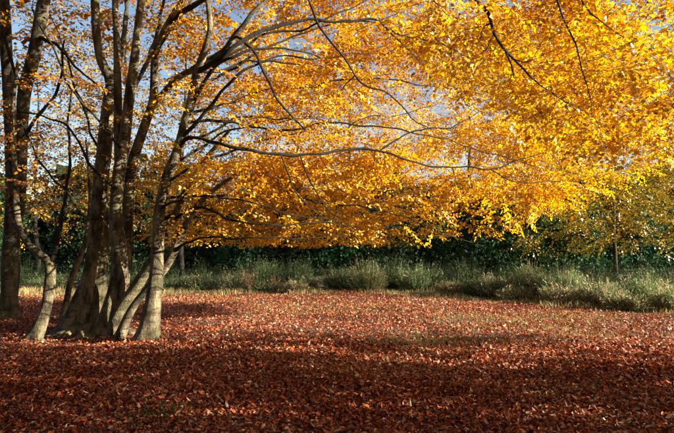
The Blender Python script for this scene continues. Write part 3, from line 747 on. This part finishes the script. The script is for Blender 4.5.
gb = 'golden brown trees behind the left stems'
for (lab, x, y, h, rx, zl, n, tone, sd_) in [
    ('golden brown tree behind the forked beech at the left edge', -13.5, 19, 12, 4.5, 2.2, 330, 0.16, 81),
    ('russet tree filling the gap between crooked and many-stemmed beeches', -9.0, 22, 13, 4.2, 2.2, 350, 0.18, 82),
    ('tawny tree seen behind the fanned dark trunks', -7.3, 25, 13, 4.2, 2.6, 330, 0.24, 83),
    ('far brown tree at the left behind the russet one', -17.0, 30, 12, 5.0, 2.0, 330, 0.16, 84)]:
    back_tree(lab, x, y, h, rx, zl, n, tone, sd_, gb, leafmat=OLIVELEAF, r0=0.13)
gc = 'golden trees behind the spreading crown'
back_tree('golden tree standing behind the middle of the spreading crown', 1.0, 38, 15, 6.0, 3.0, 620, 0.6, 85, gc, size=0.13, scale=2.4)
back_tree('yellow tree standing behind the right half of the spreading crown', 9.5, 37, 15, 6.0, 3.0, 620, 0.65, 86, gc, size=0.13, scale=2.4)
# olive gold tree at the right with low wide crown
back_tree('olive gold beech with wide low crown at the right edge', 14.9, 21.5, 13, 7.4, 1.75, 2600, 0.42, 87, None, r0=0.2, gap=0.85, skirt=0.35, scale=1.6, size=0.085, leafmat=OLIVELEAF)
back_tree('smaller olive brown tree left of the wide right-edge beech', 16.4, 31, 11, 5.0, 1.9, 700, 0.3, 88, None, r0=0.12, gap=0.7, scale=1.6, size=0.085, leafmat=OLIVELEAF)

# ================================================================== dark evergreen wood
def evergreen(label, x, y, h, rx, seed, n=4600, zlow=0.2, leaf=1.0, group='dark evergreens beyond the broom'):
    r = np.random.default_rng(seed)
    root = tag(empty('evergreen_tree', (x, y, 0)), label, 'tree', group)
    base = np.array([x, y, 0.0])
    st = straight_stem(x, y, h * 0.96, 0.16, (0, 0), seed, wob=0.05)
    t = Tubes(); t.add(st['pts'], st['rad'], 9, bump=0.03, flare=st['flare']); link('trunk', t.mesh('trunk', DARKBARK, base), root)
    tb = Tubes(); Bc = []
    nb = 46
    for k in range(nb):
        z = zlow + (h - zlow - 0.3) * (k / nb) ** 0.9; az = k * 2.4 + r.normal(0, 0.3)
        ln = rx * (1 - 0.75 * ((z - zlow) / (h - zlow)) ** 1.3) * r.uniform(0.7, 1.1)
        d = np.array([math.cos(az), math.sin(az), r.uniform(-0.15, 0.25)])
        s = np.linspace(0, 1, 5)[:, None]
        p = np.array([x, y, z]) + d * ln * s + np.array([0, 0, -0.18 * ln]) * s ** 2
        tb.add(p, np.linspace(0.035, 0.008, 5), 4)
        m = n // nb
        q = r.random((m, 1)) ** 0.7
        Bc.append(np.array([x, y, z]) + d * ln * q + np.array([0, 0, -0.18 * ln]) * q ** 2 + r.normal(0, 1, (m, 3)) * np.array([0.32, 0.32, 0.2]) * (0.5 + 0.5 * rx / 2.5))
    tag(link('branches', tb.mesh('branches', DARKBARK, base), root), kind='stuff')
    Bc = np.vstack(Bc); m = len(Bc)
    D = unit(r.normal(0, 1, (m, 3)) + np.array([0, 0, -0.2])); Nn = r.normal(0, 1, (m, 3)) + np.array([0, 0, 0.6])
    S = r.uniform(0.12, 0.26, m) * leaf
    hue = np.array([r.uniform(0.7, 1.8), r.uniform(0.75, 1.45), r.uniform(0.6, 1.3)])
    c = np.array([0.022, 0.056, 0.032]) * hue + r.random((m, 1)) * np.array([0.022, 0.040, 0.016])
    tag(link('crown', leaves_to_mesh('crown', Bc, D, Nn, S, c, EVERLEAF, base, wid=0.55, far=True), root), kind='stuff')
    return root
r_e = np.random.default_rng(90)
exs = [-21, -17.5, -14.2, -11.2, -8.4, -5.6, -2.7, 0.3, 3.2, 6.0, 9.0, 12.0, 15.2, 18.6, 22.2]
EVER_LABELS = ['dark evergreen ' + q for q in (
    'beyond the left edge, outermost of the far wood', 'far behind the left-edge forked beech', 'glimpsed between the forked and crooked beeches', 'glimpsed between crooked beech and leaning young beech',
    'behind the fanned dark trunks', 'just right of the pale front trunk', 'behind the twiggy dead sapling', 'behind the space left of the tall middle broom', 'directly behind the tall middle broom',
    'behind the green broom right of the tall one', 'behind the pale dry straw bush', 'behind the upright broom with tall shoots', 'behind the feathery topped broom', 'behind the broad green broom near the right edge', 'at the right edge under the olive gold crown')]
for k, x in enumerate(exs):
    y = 33 + r_e.uniform(-2.5, 3.0); h = r_e.uniform(5.0, 7.0)
    evergreen(EVER_LABELS[k], x + r_e.uniform(-0.5, 0.5), y, h, r_e.uniform(2.0, 2.6), 200 + k)
# far wood: one mass
m = 40000
fx = r_e.uniform(-60, 60, m); fy = r_e.uniform(40, 47, m); fz = 9.0 * r_e.random(m) ** 0.85 * (0.75 + 0.25 * np.sin(fx * 0.55) * np.sin(fx * 0.23 + 1))
Bc = np.stack([fx, fy, fz], 1)
tag(link('far_wood', leaves_to_mesh('far_wood', Bc, unit(r_e.normal(0, 1, (m, 3))), r_e.normal(0, 1, (m, 3)), r_e.uniform(0.6, 1.05, m),
    np.array([0.018, 0.030, 0.015]) + r_e.random((m, 1)) * np.array([0.015, 0.018, 0.006]), EVERLEAF, wid=0.65, far=True)), 'far dark wood closing the view beyond the evergreens', 'woodland', kind='stuff')

# ================================================================== broom, dead shrubs, rough grass
def broom(label, x, y, h, w, seed, green=0.6, n=380, name='broom_bush', group='broom bushes along the edge of the clearing', cat='bush', lum=1.0):
    r = np.random.default_rng(seed)
    z0 = float(gz(x, y)); base = np.array([x, y, z0])
    root = tag(empty(name, base), label, cat, group)
    st = Tubes()
    for k in range(6):
        a = r.uniform(0, 6.28); s = np.linspace(0, 1, 4)[:, None]
        tip = np.array([math.cos(a) * w * 0.35, math.sin(a) * w * 0.35, h * 0.55])
        st.add(base + np.array([0, 0, -0.03]) + tip * s + np.array([0, 0, 0.1]) * s * (1 - s), np.linspace(0.014, 0.006, 4), 5)
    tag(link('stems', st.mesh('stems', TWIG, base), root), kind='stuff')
    # whips: narrow tapering blades, three segments
    a = r.uniform(0, 2 * math.pi, n); th = np.arccos(1 - r.random(n) * 0.88); q = np.sin(th)
    lob = 1 + 0.18 * np.sin(3 * a + seed) + 0.12 * np.sin(5 * a + 2 * seed)
    rad_ = (0.62 + 0.42 * r.random(n) ** 0.7) * lob
    p3 = np.stack([np.cos(a) * q * rad_ * w * 0.5, np.sin(a) * q * rad_ * w * 0.5, np.maximum(np.cos(th) ** 0.7 * rad_ * h, 0.1)], 1)
    p3[:, 2] += r.random(n) ** 4 * 0.18 * h
    p0 = p3 * np.array([0.35, 0.35, 0.0]) + np.stack([r.normal(0, 0.05, n), r.normal(0, 0.05, n), r.uniform(0, 0.2, n) * p3[:, 2]], 1)
    p1 = p0 + (p3 - p0) * np.array([0.55, 0.55, 0.4])
    sd2 = unit(np.cross(p3 - p0, r.normal(0, 1, (n, 3)))); wd = r.uniform(0.006, 0.013, (n, 1))
    V = np.stack([p0 - sd2 * wd, p0 + sd2 * wd, p1 - sd2 * wd * 0.9, p1 + sd2 * wd * 0.9, p3], 1)
    # side shoots with small leaves
    m = n * 5
    i = r.integers(0, n, m); t = r.uniform(0.3, 1.0, (m, 1))
    b = np.where(t < 0.4, p0[i] + (p1[i] - p0[i]) * t / 0.4, p1[i] + (p3[i] - p1[i]) * (t - 0.4) / 0.6)
    d = unit(unit(p3[i] - p0[i]) * 0.9 + r.normal(0, 0.5, (m, 3))); s3 = unit(np.cross(d, r.normal(0, 1, (m, 3))))
    ln = r.uniform(0.05, 0.13, (m, 1)); w3 = r.uniform(0.007, 0.015, (m, 1))
    V2 = np.stack([b, b + d * ln * 0.5 + s3 * w3, b + d * ln, b + d * ln * 0.5 - s3 * w3], 1)
    gcol = np.array([0.125, 0.175, 0.078]) if y < 23.5 else np.array([0.05, 0.075, 0.03]); bcol = np.array([0.40, 0.33, 0.20]); rcol = np.array([0.16, 0.08, 0.04])  # front rows get the paler green of lit bushes, back row darkened
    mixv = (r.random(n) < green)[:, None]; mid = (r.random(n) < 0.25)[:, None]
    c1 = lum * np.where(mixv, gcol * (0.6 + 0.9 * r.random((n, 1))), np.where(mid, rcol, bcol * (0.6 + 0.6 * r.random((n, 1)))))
    c2 = c1[i] * (0.8 + 0.4 * r.random((m, 1)))
    Vv = np.vstack([V.reshape(-1, 3), V2.reshape(-1, 3)])
    cc = np.vstack([np.repeat(c1, 5, 0), np.repeat(c2, 4, 0)])
    b5 = np.arange(n)[:, None] * 5; b4 = n * 5 + np.arange(m)[:, None] * 4
    fq = np.concatenate([(b5 + np.array([[0, 1, 3, 2]])).ravel(), (b4 + np.array([[0, 1, 2, 3]])).ravel(), (b5 + np.array([[2, 3, 4]])).ravel()])
    lt_ = np.concatenate([np.full(n + m, 4), np.full(n, 3)])
    tag(link('foliage', np_mesh('foliage', Vv, fq, lt_, GRASS, cc), root), kind='stuff')
    return root

rb = np.random.default_rng(300)
def bush_px(px, Y, top_py, wpx, green, label, seed, **k):
    green = min(1.0, green + 0.2); g = ground_pt(px, Y, 0); h = max(0.35, at(px, top_py, Y)[2])
    return broom(label, g[0], Y, h, px_size(wpx, Y), seed, green, **k)

special = [
    (368, 19.3, 259, 46, 0.45, 'tall straw green broom bush, tallest in the middle'),
    (415, 20.0, 266, 40, 0.7, 'green broom bush right of the tall middle one'),
    (452, 18.2, 279, 34, 0.15, 'pale dry straw bush at the leaf edge right of centre'),
    (294, 18.9, 281, 26, 0.1, 'small pale dry bush left of the tall middle broom'),
    (268, 21.5, 262, 40, 0.85, 'bright green rounded bush behind the twiggy dead sapling'),
    (494, 17.6, 274, 50, 0.3, 'grey green broom bush with straw tips right of the dry bush'),
    (530, 17.0, 264, 40, 0.45, 'upright broom bush with thin tall shoots at right centre'),
    (567, 16.0, 270, 46, 0.6, 'green broom bush with feathery top at the right'),
    (600, 14.6, 282, 50, 0.3, 'low straw coloured broom bush near the leaf edge at right'),
    (648, 14.8, 274, 54, 0.6, 'broad green broom bush near the right edge'),
    (560, 15.2, 286, 46, 0.15, 'dry brown broom bush in front of the feathery one'),
    (672, 13.4, 287, 50, 0.4, 'low broom bush cut by the right edge'),
    (515, 16.6, 287, 40, 0.2, 'low reddish dry bush at the leaf edge'),
    (625, 13.6, 294, 44, 0.25, 'low dry bush in front of the broad green broom'),
]
for k, (px, Y, tp, w, g, lab) in enumerate(special):
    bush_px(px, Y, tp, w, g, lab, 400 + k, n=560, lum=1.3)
rows = []
for k, px in enumerate(np.arange(-30, 720, 42)):
    Y = 21.5 + rb.uniform(-1.0, 1.5) - max(0, (px - 430)) * 0.012
    rows.append((px + rb.uniform(-8, 8), Y, 267 + rb.uniform(-9, 8), rb.uniform(36, 54), rb.uniform(0.6, 0.95)))
for k, px in enumerate(np.arange(-10, 700, 44)):
    Y = 25.0 + rb.uniform(-1.0, 1.5)
    rows.append((px + rb.uniform(-8, 8), Y, 260 + rb.uniform(-8, 6), rb.uniform(44, 66), rb.uniform(0.95, 1.0)))
for k, px in enumerate(np.arange(160, 350, 36)):
    rows.append((px + rb.uniform(-8, 8), 19.8 + rb.uniform(-.5, .6), 276 + rb.uniform(-7, 6), rb.uniform(30, 46), rb.uniform(0.4, 0.8)))
for k, px in enumerate(np.arange(470, 830, 40)):
    rows.append((px + rb.uniform(-8, 8), 17.8 + rb.uniform(-.8, .8) - (px - 470) * 0.008, 276 + rb.uniform(-8, 6), rb.uniform(36, 52), rb.uniform(0.4, 0.8)))
MARKS = [(-25, 'beyond the left edge'), (8, 'behind the left-edge forked beech'), (45, 'behind the crooked beech'), (78, 'behind the thin leaning beech'), (110, 'behind the fanned dark trunks'), (150, 'behind the pale front trunk'),
         (190, 'just right of the leaning trunks'), (222, 'left of the twiggy sapling'), (250, 'behind the twiggy sapling'), (275, 'behind the bare reddish shrub'), (300, 'behind the small pale dry bush'), (335, 'left of the tall middle broom'),
         (368, 'straight behind the tall middle broom'), (400, 'between the tall broom and its green neighbour'), (430, 'right of the tall broom and its neighbour'), (455, 'behind the pale dry straw bush'), (480, 'between straw bush and grey green broom'), (500, 'behind the grey green broom'),
         (530, 'behind the upright broom with tall shoots'), (550, 'between the upright and feathery brooms'), (570, 'behind the feathery topped broom'), (600, 'behind the low straw coloured broom'), (625, 'left of the broad green broom'), (650, 'behind the broad green broom'), (680, 'at the right edge'), (720, 'beyond the right edge'), (750, 'a few steps beyond the right edge'), (790, 'well beyond the right edge'), (830, 'farthest beyond the right edge')]
seen = {}
for k, (px, Y, tp, w, g) in enumerate(rows):
    kind = 'dark green back-row broom bush' if Y > 23.4 else ('green middle-row broom bush' if Y > 20.6 else 'green straw-tipped front-row broom bush')
    free = [mk for mk in MARKS if (kind, mk[1]) not in seen]
    mk = min(free, key=lambda q: abs(q[0] - px)); seen[(kind, mk[1])] = 1
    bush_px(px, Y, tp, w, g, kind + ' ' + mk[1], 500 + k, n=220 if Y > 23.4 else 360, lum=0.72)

# twiggy dead sapling
def twiggy(label, px, Y, h, w, seed, n=26):
    r = np.random.default_rng(seed); g = ground_pt(px, Y, 0.02)
    root = tag(empty('dead_sapling', g), label, 'shrub')
    for k in range(n):
        a = r.uniform(0, 6.28); e = r.uniform(0.2, 1)
        tip = np.array([math.cos(a) * w * 0.5 * e, math.sin(a) * w * 0.5 * e, h * r.uniform(0.55, 1)])
        s = np.linspace(0, 1, 7)[:, None]
        p = tip * np.hstack([s ** 1.4, s ** 1.4, s]) + r.normal(0, 0.012, (7, 3)) * s
        t = Tubes(); t.add(g + p, np.linspace(0.011, 0.003, 7), 5, color=(0.2, 0.13, 0.075))
        for j in range(4):
            i = r.integers(2, 6); d = unit(r.normal(0, 1, 3) + np.array([0, 0, 0.8])) * r.uniform(0.1, 0.22)
            t.add(g + p[i] + d * np.linspace(0, 1, 3)[:, None], np.linspace(0.005, 0.002, 3), 4, color=(0.24, 0.16, 0.09))
        link('twig', t.mesh('twig', GRASS, g), root)
    return root
twiggy('bare brown twiggy sapling at the leaf edge left of centre', 248, 18.3, 0.95, 0.9, 601, 24)
twiggy('smaller bare reddish shrub right of the twiggy sapling', 275, 19.0, 0.7, 0.9, 602, 18)

def blades(name, P, H, C, mat, lean=0.35, wid=0.004, seed=1):
    r = np.random.default_rng(seed); n = len(P)
    a = r.uniform(0, 6.28, n); sd2 = np.stack([np.cos(a), np.sin(a), np.zeros(n)], 1); H = H[:, None]
    ln = r.normal(0, lean, (n, 2)); top = P + np.hstack([ln * H, H]); mid = P + np.hstack([ln * H * 0.3, H * 0.6])
    V = np.stack([P - sd2 * wid, P + sd2 * wid, mid - sd2 * wid * .8, mid + sd2 * wid * .8, top], 1).reshape(-1, 3)
    b = np.arange(n)[:, None] * 5
    fq = np.concatenate([(b + np.array([[0, 1, 3, 2]])).ravel(), (b + np.array([[2, 3, 4]])).ravel()])
    return np_mesh(name, V, fq, np.concatenate([np.full(n, 4), np.full(n, 3)]), mat, np.repeat(C, 5, 0))
# dry grass fringe along the far edge of the leaves
n = 15000
x = rb.uniform(-13, 13, n); yy = edge_y(x) + rb.normal(0.4, 0.6, n) + 0.4 * np.sin(x * 2.1) + 0.3 * np.sin(x * 5.3) + np.abs(rb.normal(0, 1.0, n)) * (rb.random(n) < .6)
P = np.stack([x, yy, gz(x, yy)], 1)
dry = rb.random((n, 1)) < 0.72
Cc = np.where(dry, np.array([0.40, 0.30, 0.14]) * (0.6 + 0.7 * rb.random((n, 1))), np.array([0.12, 0.15, 0.04]) * (0.6 + 0.7 * rb.random((n, 1))))
tag(link('dry_grass', blades('dry_grass', P, rb.uniform(0.04, 0.18, n) * (0.5 + 0.9 * np.sin(x * 1.3) ** 2), Cc, GRASS, seed=2, wid=0.006)), 'straw coloured dry grass fringing the far edge of the leaves', 'grass', kind='stuff')
# rough grass under and behind the bushes
n = 9000
x = rb.uniform(-22, 24, n); yy = edge_y(x) + 0.6 + 11 * rb.random(n)
P = np.stack([x, yy, gz(x, yy)], 1)
Cc = np.array([0.10, 0.12, 0.04]) * (0.5 + 0.9 * rb.random((n, 1))) + (rb.random((n, 1)) < 0.3) * np.array([0.18, 0.12, 0.06])
tag(link('rough_grass', blades('rough_grass', P, rb.uniform(0.06, 0.18, n), Cc, GRASS, seed=3, wid=0.010)), 'rough grass growing between the broom bushes', 'grass', kind='stuff')
# thin grass pushing through the leaves
n = 9000
spots = [(-1.73, 5.1, 0.22, 260), (1.55, 9.0, 0.7, 900), (3.2, 11.5, 1.0, 900), (-0.2, 13.5, 1.4, 900), (2.5, 6.0, 0.5, 350), (0.4, 7.2, 0.7, 400), (4.5, 10.0, 0.8, 600), (1.0, 15.0, 2.0, 1200), (-3, 15.5, 1.5, 700), (5.5, 12.2, 0.8, 700)]
Ps = []; Cs = []; Hs = []
for (sx, sy, sr, cn) in spots:
    x = rb.normal(sx, sr, cn); yy = rb.normal(sy, sr * 0.7, cn); Ps.append(np.stack([x, yy, gz(x, yy)], 1))
    Cs.append((np.array([0.07, 0.10, 0.025]) if sy < 7 else np.array([0.30, 0.26, 0.08])) * (0.6 + 0.7 * rb.random((cn, 1)))); Hs.append(rb.uniform(0.04, 0.12, cn))
tag(link('thin_grass', blades('thin_grass', np.vstack(Ps), np.concatenate(Hs), np.vstack(Cs), GRASS, seed=4, lean=0.6, wid=0.0035)), 'thin grass pushing up through the fallen leaves', 'grass', kind='stuff')

# ================================================================== leaf litter
def litter(n, seed):
    r = np.random.default_rng(seed)
    Y = np.sqrt(r.uniform(3.0 ** 2, 19 ** 2, n)); X = r.uniform(-1, 1, n) * (0.72 * Y + 3.0)
    k = (Y < edge_y(X) + 0.5 * noise3(np.stack([X, Y, 0 * X], 1), 1.6, 3) + r.normal(0, 0.25, n))
    # thinner in grassy spots
    for (sx, sy, sr, cn) in spots[:3]:
        k &= ~((((X - sx) / sr) ** 2 + ((Y - sy) / (sr * 0.7)) ** 2 < 0.8) & (r.random(n) < 0.6))
    k &= r.random(n) < np.clip(0.85 + 0.5 * noise3(np.stack([X, Y, 0 * X], 1), 2.2, 8), 0.35, 1)
    return X[k], Y[k]
X, Y = litter(250000, 700)
rr = np.random.default_rng(702); Y2 = np.sqrt(rr.uniform(3.6 ** 2, 8.8 ** 2, 85000)); X2 = rr.uniform(-1, 1, 85000) * (0.68 * Y2 + 0.5)
X = np.concatenate([X, X2]); Y = np.concatenate([Y, Y2])
n = len(X); r = np.random.default_rng(701)
Z = gz(X, Y) + 0.006 + 0.045 * r.random(n) ** 1.4
a = r.uniform(0, 6.28, n); tilt = np.abs(r.normal(0, 0.75, n)); b = r.uniform(0, 6.28, n)
D = np.stack([np.cos(a), np.sin(a), r.normal(0, 0.22, n)], 1)
Nn = np.stack([np.sin(tilt) * np.cos(b), np.sin(tilt) * np.sin(b), np.cos(tilt)], 1)
S = 0.042 * np.clip(r.normal(1, 0.27, n), 0.45, 1.7)
Bp = np.stack([X, Y, Z], 1) - D * S[:, None] * 0.5
u = np.clip(r.random(n) + 0.15 * noise3(np.stack([X, Y, 0 * X], 1), 0.9, 6), 0, 1)[:, None]
c0, c1, c2, c3, c4 = [np.array(q) for q in ((0.040, 0.011, 0.008), (0.18, 0.032, 0.014), (0.38, 0.080, 0.026), (0.54, 0.185, 0.060), (0.58, 0.37, 0.23))]
Cc = np.where(u < .3, c0 + (c1 - c0) * u / .3, np.where(u < .6, c1 + (c2 - c1) * (u - .3) / .3, np.where(u < .87, c2 + (c3 - c2) * (u - .6) / .27, c4 * (0.75 + 0.4 * r.random((n, 1))))))
inview = (np.abs(X) < 0.63 * Y) & (Y > 4.75)
order = np.argsort(np.where(inview, Y - 6 * S, 1e9))[:300]
order = order[np.argsort(order)]
mask = np.ones(n, bool); mask[order] = False
tag(link('leaf_litter', leaves_to_mesh('leaf_litter', Bp[mask], D[mask], Nn[mask], S[mask], Cc[mask], LITTER, far=(Y[mask] > 7.2) | (np.abs(X[mask]) > 0.68 * Y[mask] + 0.2), fold=0.8, wid=0.54, curl=r.normal(0.08, 0.34, (mask.sum(), 1)))),
    'carpet of russet fallen beech leaves covering the clearing', 'fallen leaves', kind='stuff')
lm = [leaf_single('fallen_leaf_shape', 20 + q, LITTEROBJ, curl=[-0.15, 0.1, 0.3, 0.05, 0.2, -0.05][q]) for q in range(6)]
for q in order:
    o = link('leaf', lm[int(q) % 6], ground)
    dd = unit(D[q]); sdv = unit(np.cross(dd, Nn[q])); nn = np.cross(sdv, dd)
    M = np.eye(4); M[:3, 0] = dd * S[q] * 1.05; M[:3, 1] = -sdv * S[q]; M[:3, 2] = nn * S[q]; M[:3, 3] = Bp[q] + np.array([0, 0, 0.012])
    o.matrix_basis = [list(x) for x in M]

# ================================================================== trees outside the frame on the right: they shade the near ground
for k, (lab, x, y, h, rx, n) in enumerate([
        ('low holly beyond the right edge, abreast of the camera', 11.2, -0.6, 6.2, 2.7, 600),
        ('low spreading holly beyond the right edge beside the near leaves', 10.8, 2.4, 5.6, 2.5, 620),
        ('small holly beyond the right edge towards the broom', 11.4, 4.9, 4.6, 2.2, 240),
        ('low holly beyond the right edge behind the camera', 10.6, -4.6, 7.0, 2.8, 400),
        ('unseen bushy holly added beyond the right edge to shade trunks', 22.0, 19.4, 5.2, 3.0, 300),  # this and the next are unseen, added to shade the far-right trunks
        ('second unseen bushy holly added beyond the right edge to shade trunks', 23.0, 24.6, 6.0, 3.0, 300)]):
    back_tree(lab, x, y, h, rx, 0.3, n, 0.4, 800 + k, None, r0=0.14, gap=0.9, scale=1.6, size=0.115, keep=0.8, leafmat=DARKLEAF)
back_tree('unseen tall beech added behind the camera, crown blocking sky light', 5.0, -4.5, 18, 9.5, 7.5, 1000, 0.5, 860, None, r0=0.35, gap=0.9, scale=2.4, size=0.22, keep=0.6, keep_if=clear_of_sun, leafmat=OLIVELEAF)  # both tall beeches are unseen, added to block sky light
back_tree('unseen tall beech added behind the camera towards the left, crown blocking sky light', -6.0, -2.5, 17, 8.0, 6.5, 700, 0.5, 861, None, r0=0.35, gap=0.9, scale=2.4, size=0.22, keep=0.6, keep_if=clear_of_sun, leafmat=OLIVELEAF)
# the wood goes on unseen: evergreens added all round to block sky light
OUT = ['far out to the left level with the trunks', 'left of the left-edge beech', 'left, level with the near leaves', 'left of the crooked beech, beyond the edge', 'left of the camera', 'behind the camera, far left', 'behind the camera, near left', 'straight behind the camera towards the left',
       'straight behind the camera', 'behind the camera towards the right', 'behind the camera at the right', 'second row behind the camera, left', 'second row behind the camera, right', 'far right beside the evergreen wood', 'far right behind the first one', 'far right, deepest of the three', 'far right in front of the wood', 'far right']
for k, (x, y, h) in enumerate([(-22, 10, 10), (-17, 13, 10), (-19, 4, 11), (-14.5, 7.5, 9), (-16.5, -2, 10), (-13, -6.5, 11), (-8.5, -8, 12), (-4, -9, 11), (0.5, -8.5, 12), (5, -9.5, 12), (7.5, -12, 11), (-6, -14, 14), (3, -14, 14), (29, 34, 14), (31, 39, 15)]):  # last two are added to shade the evergreen wood
    evergreen('dark evergreen outside the view, %s' % OUT[k], x, y, h, 3.2, 900 + k, n=1500, zlow=0.5, leaf=2.6, group='evergreens around the clearing outside the view')
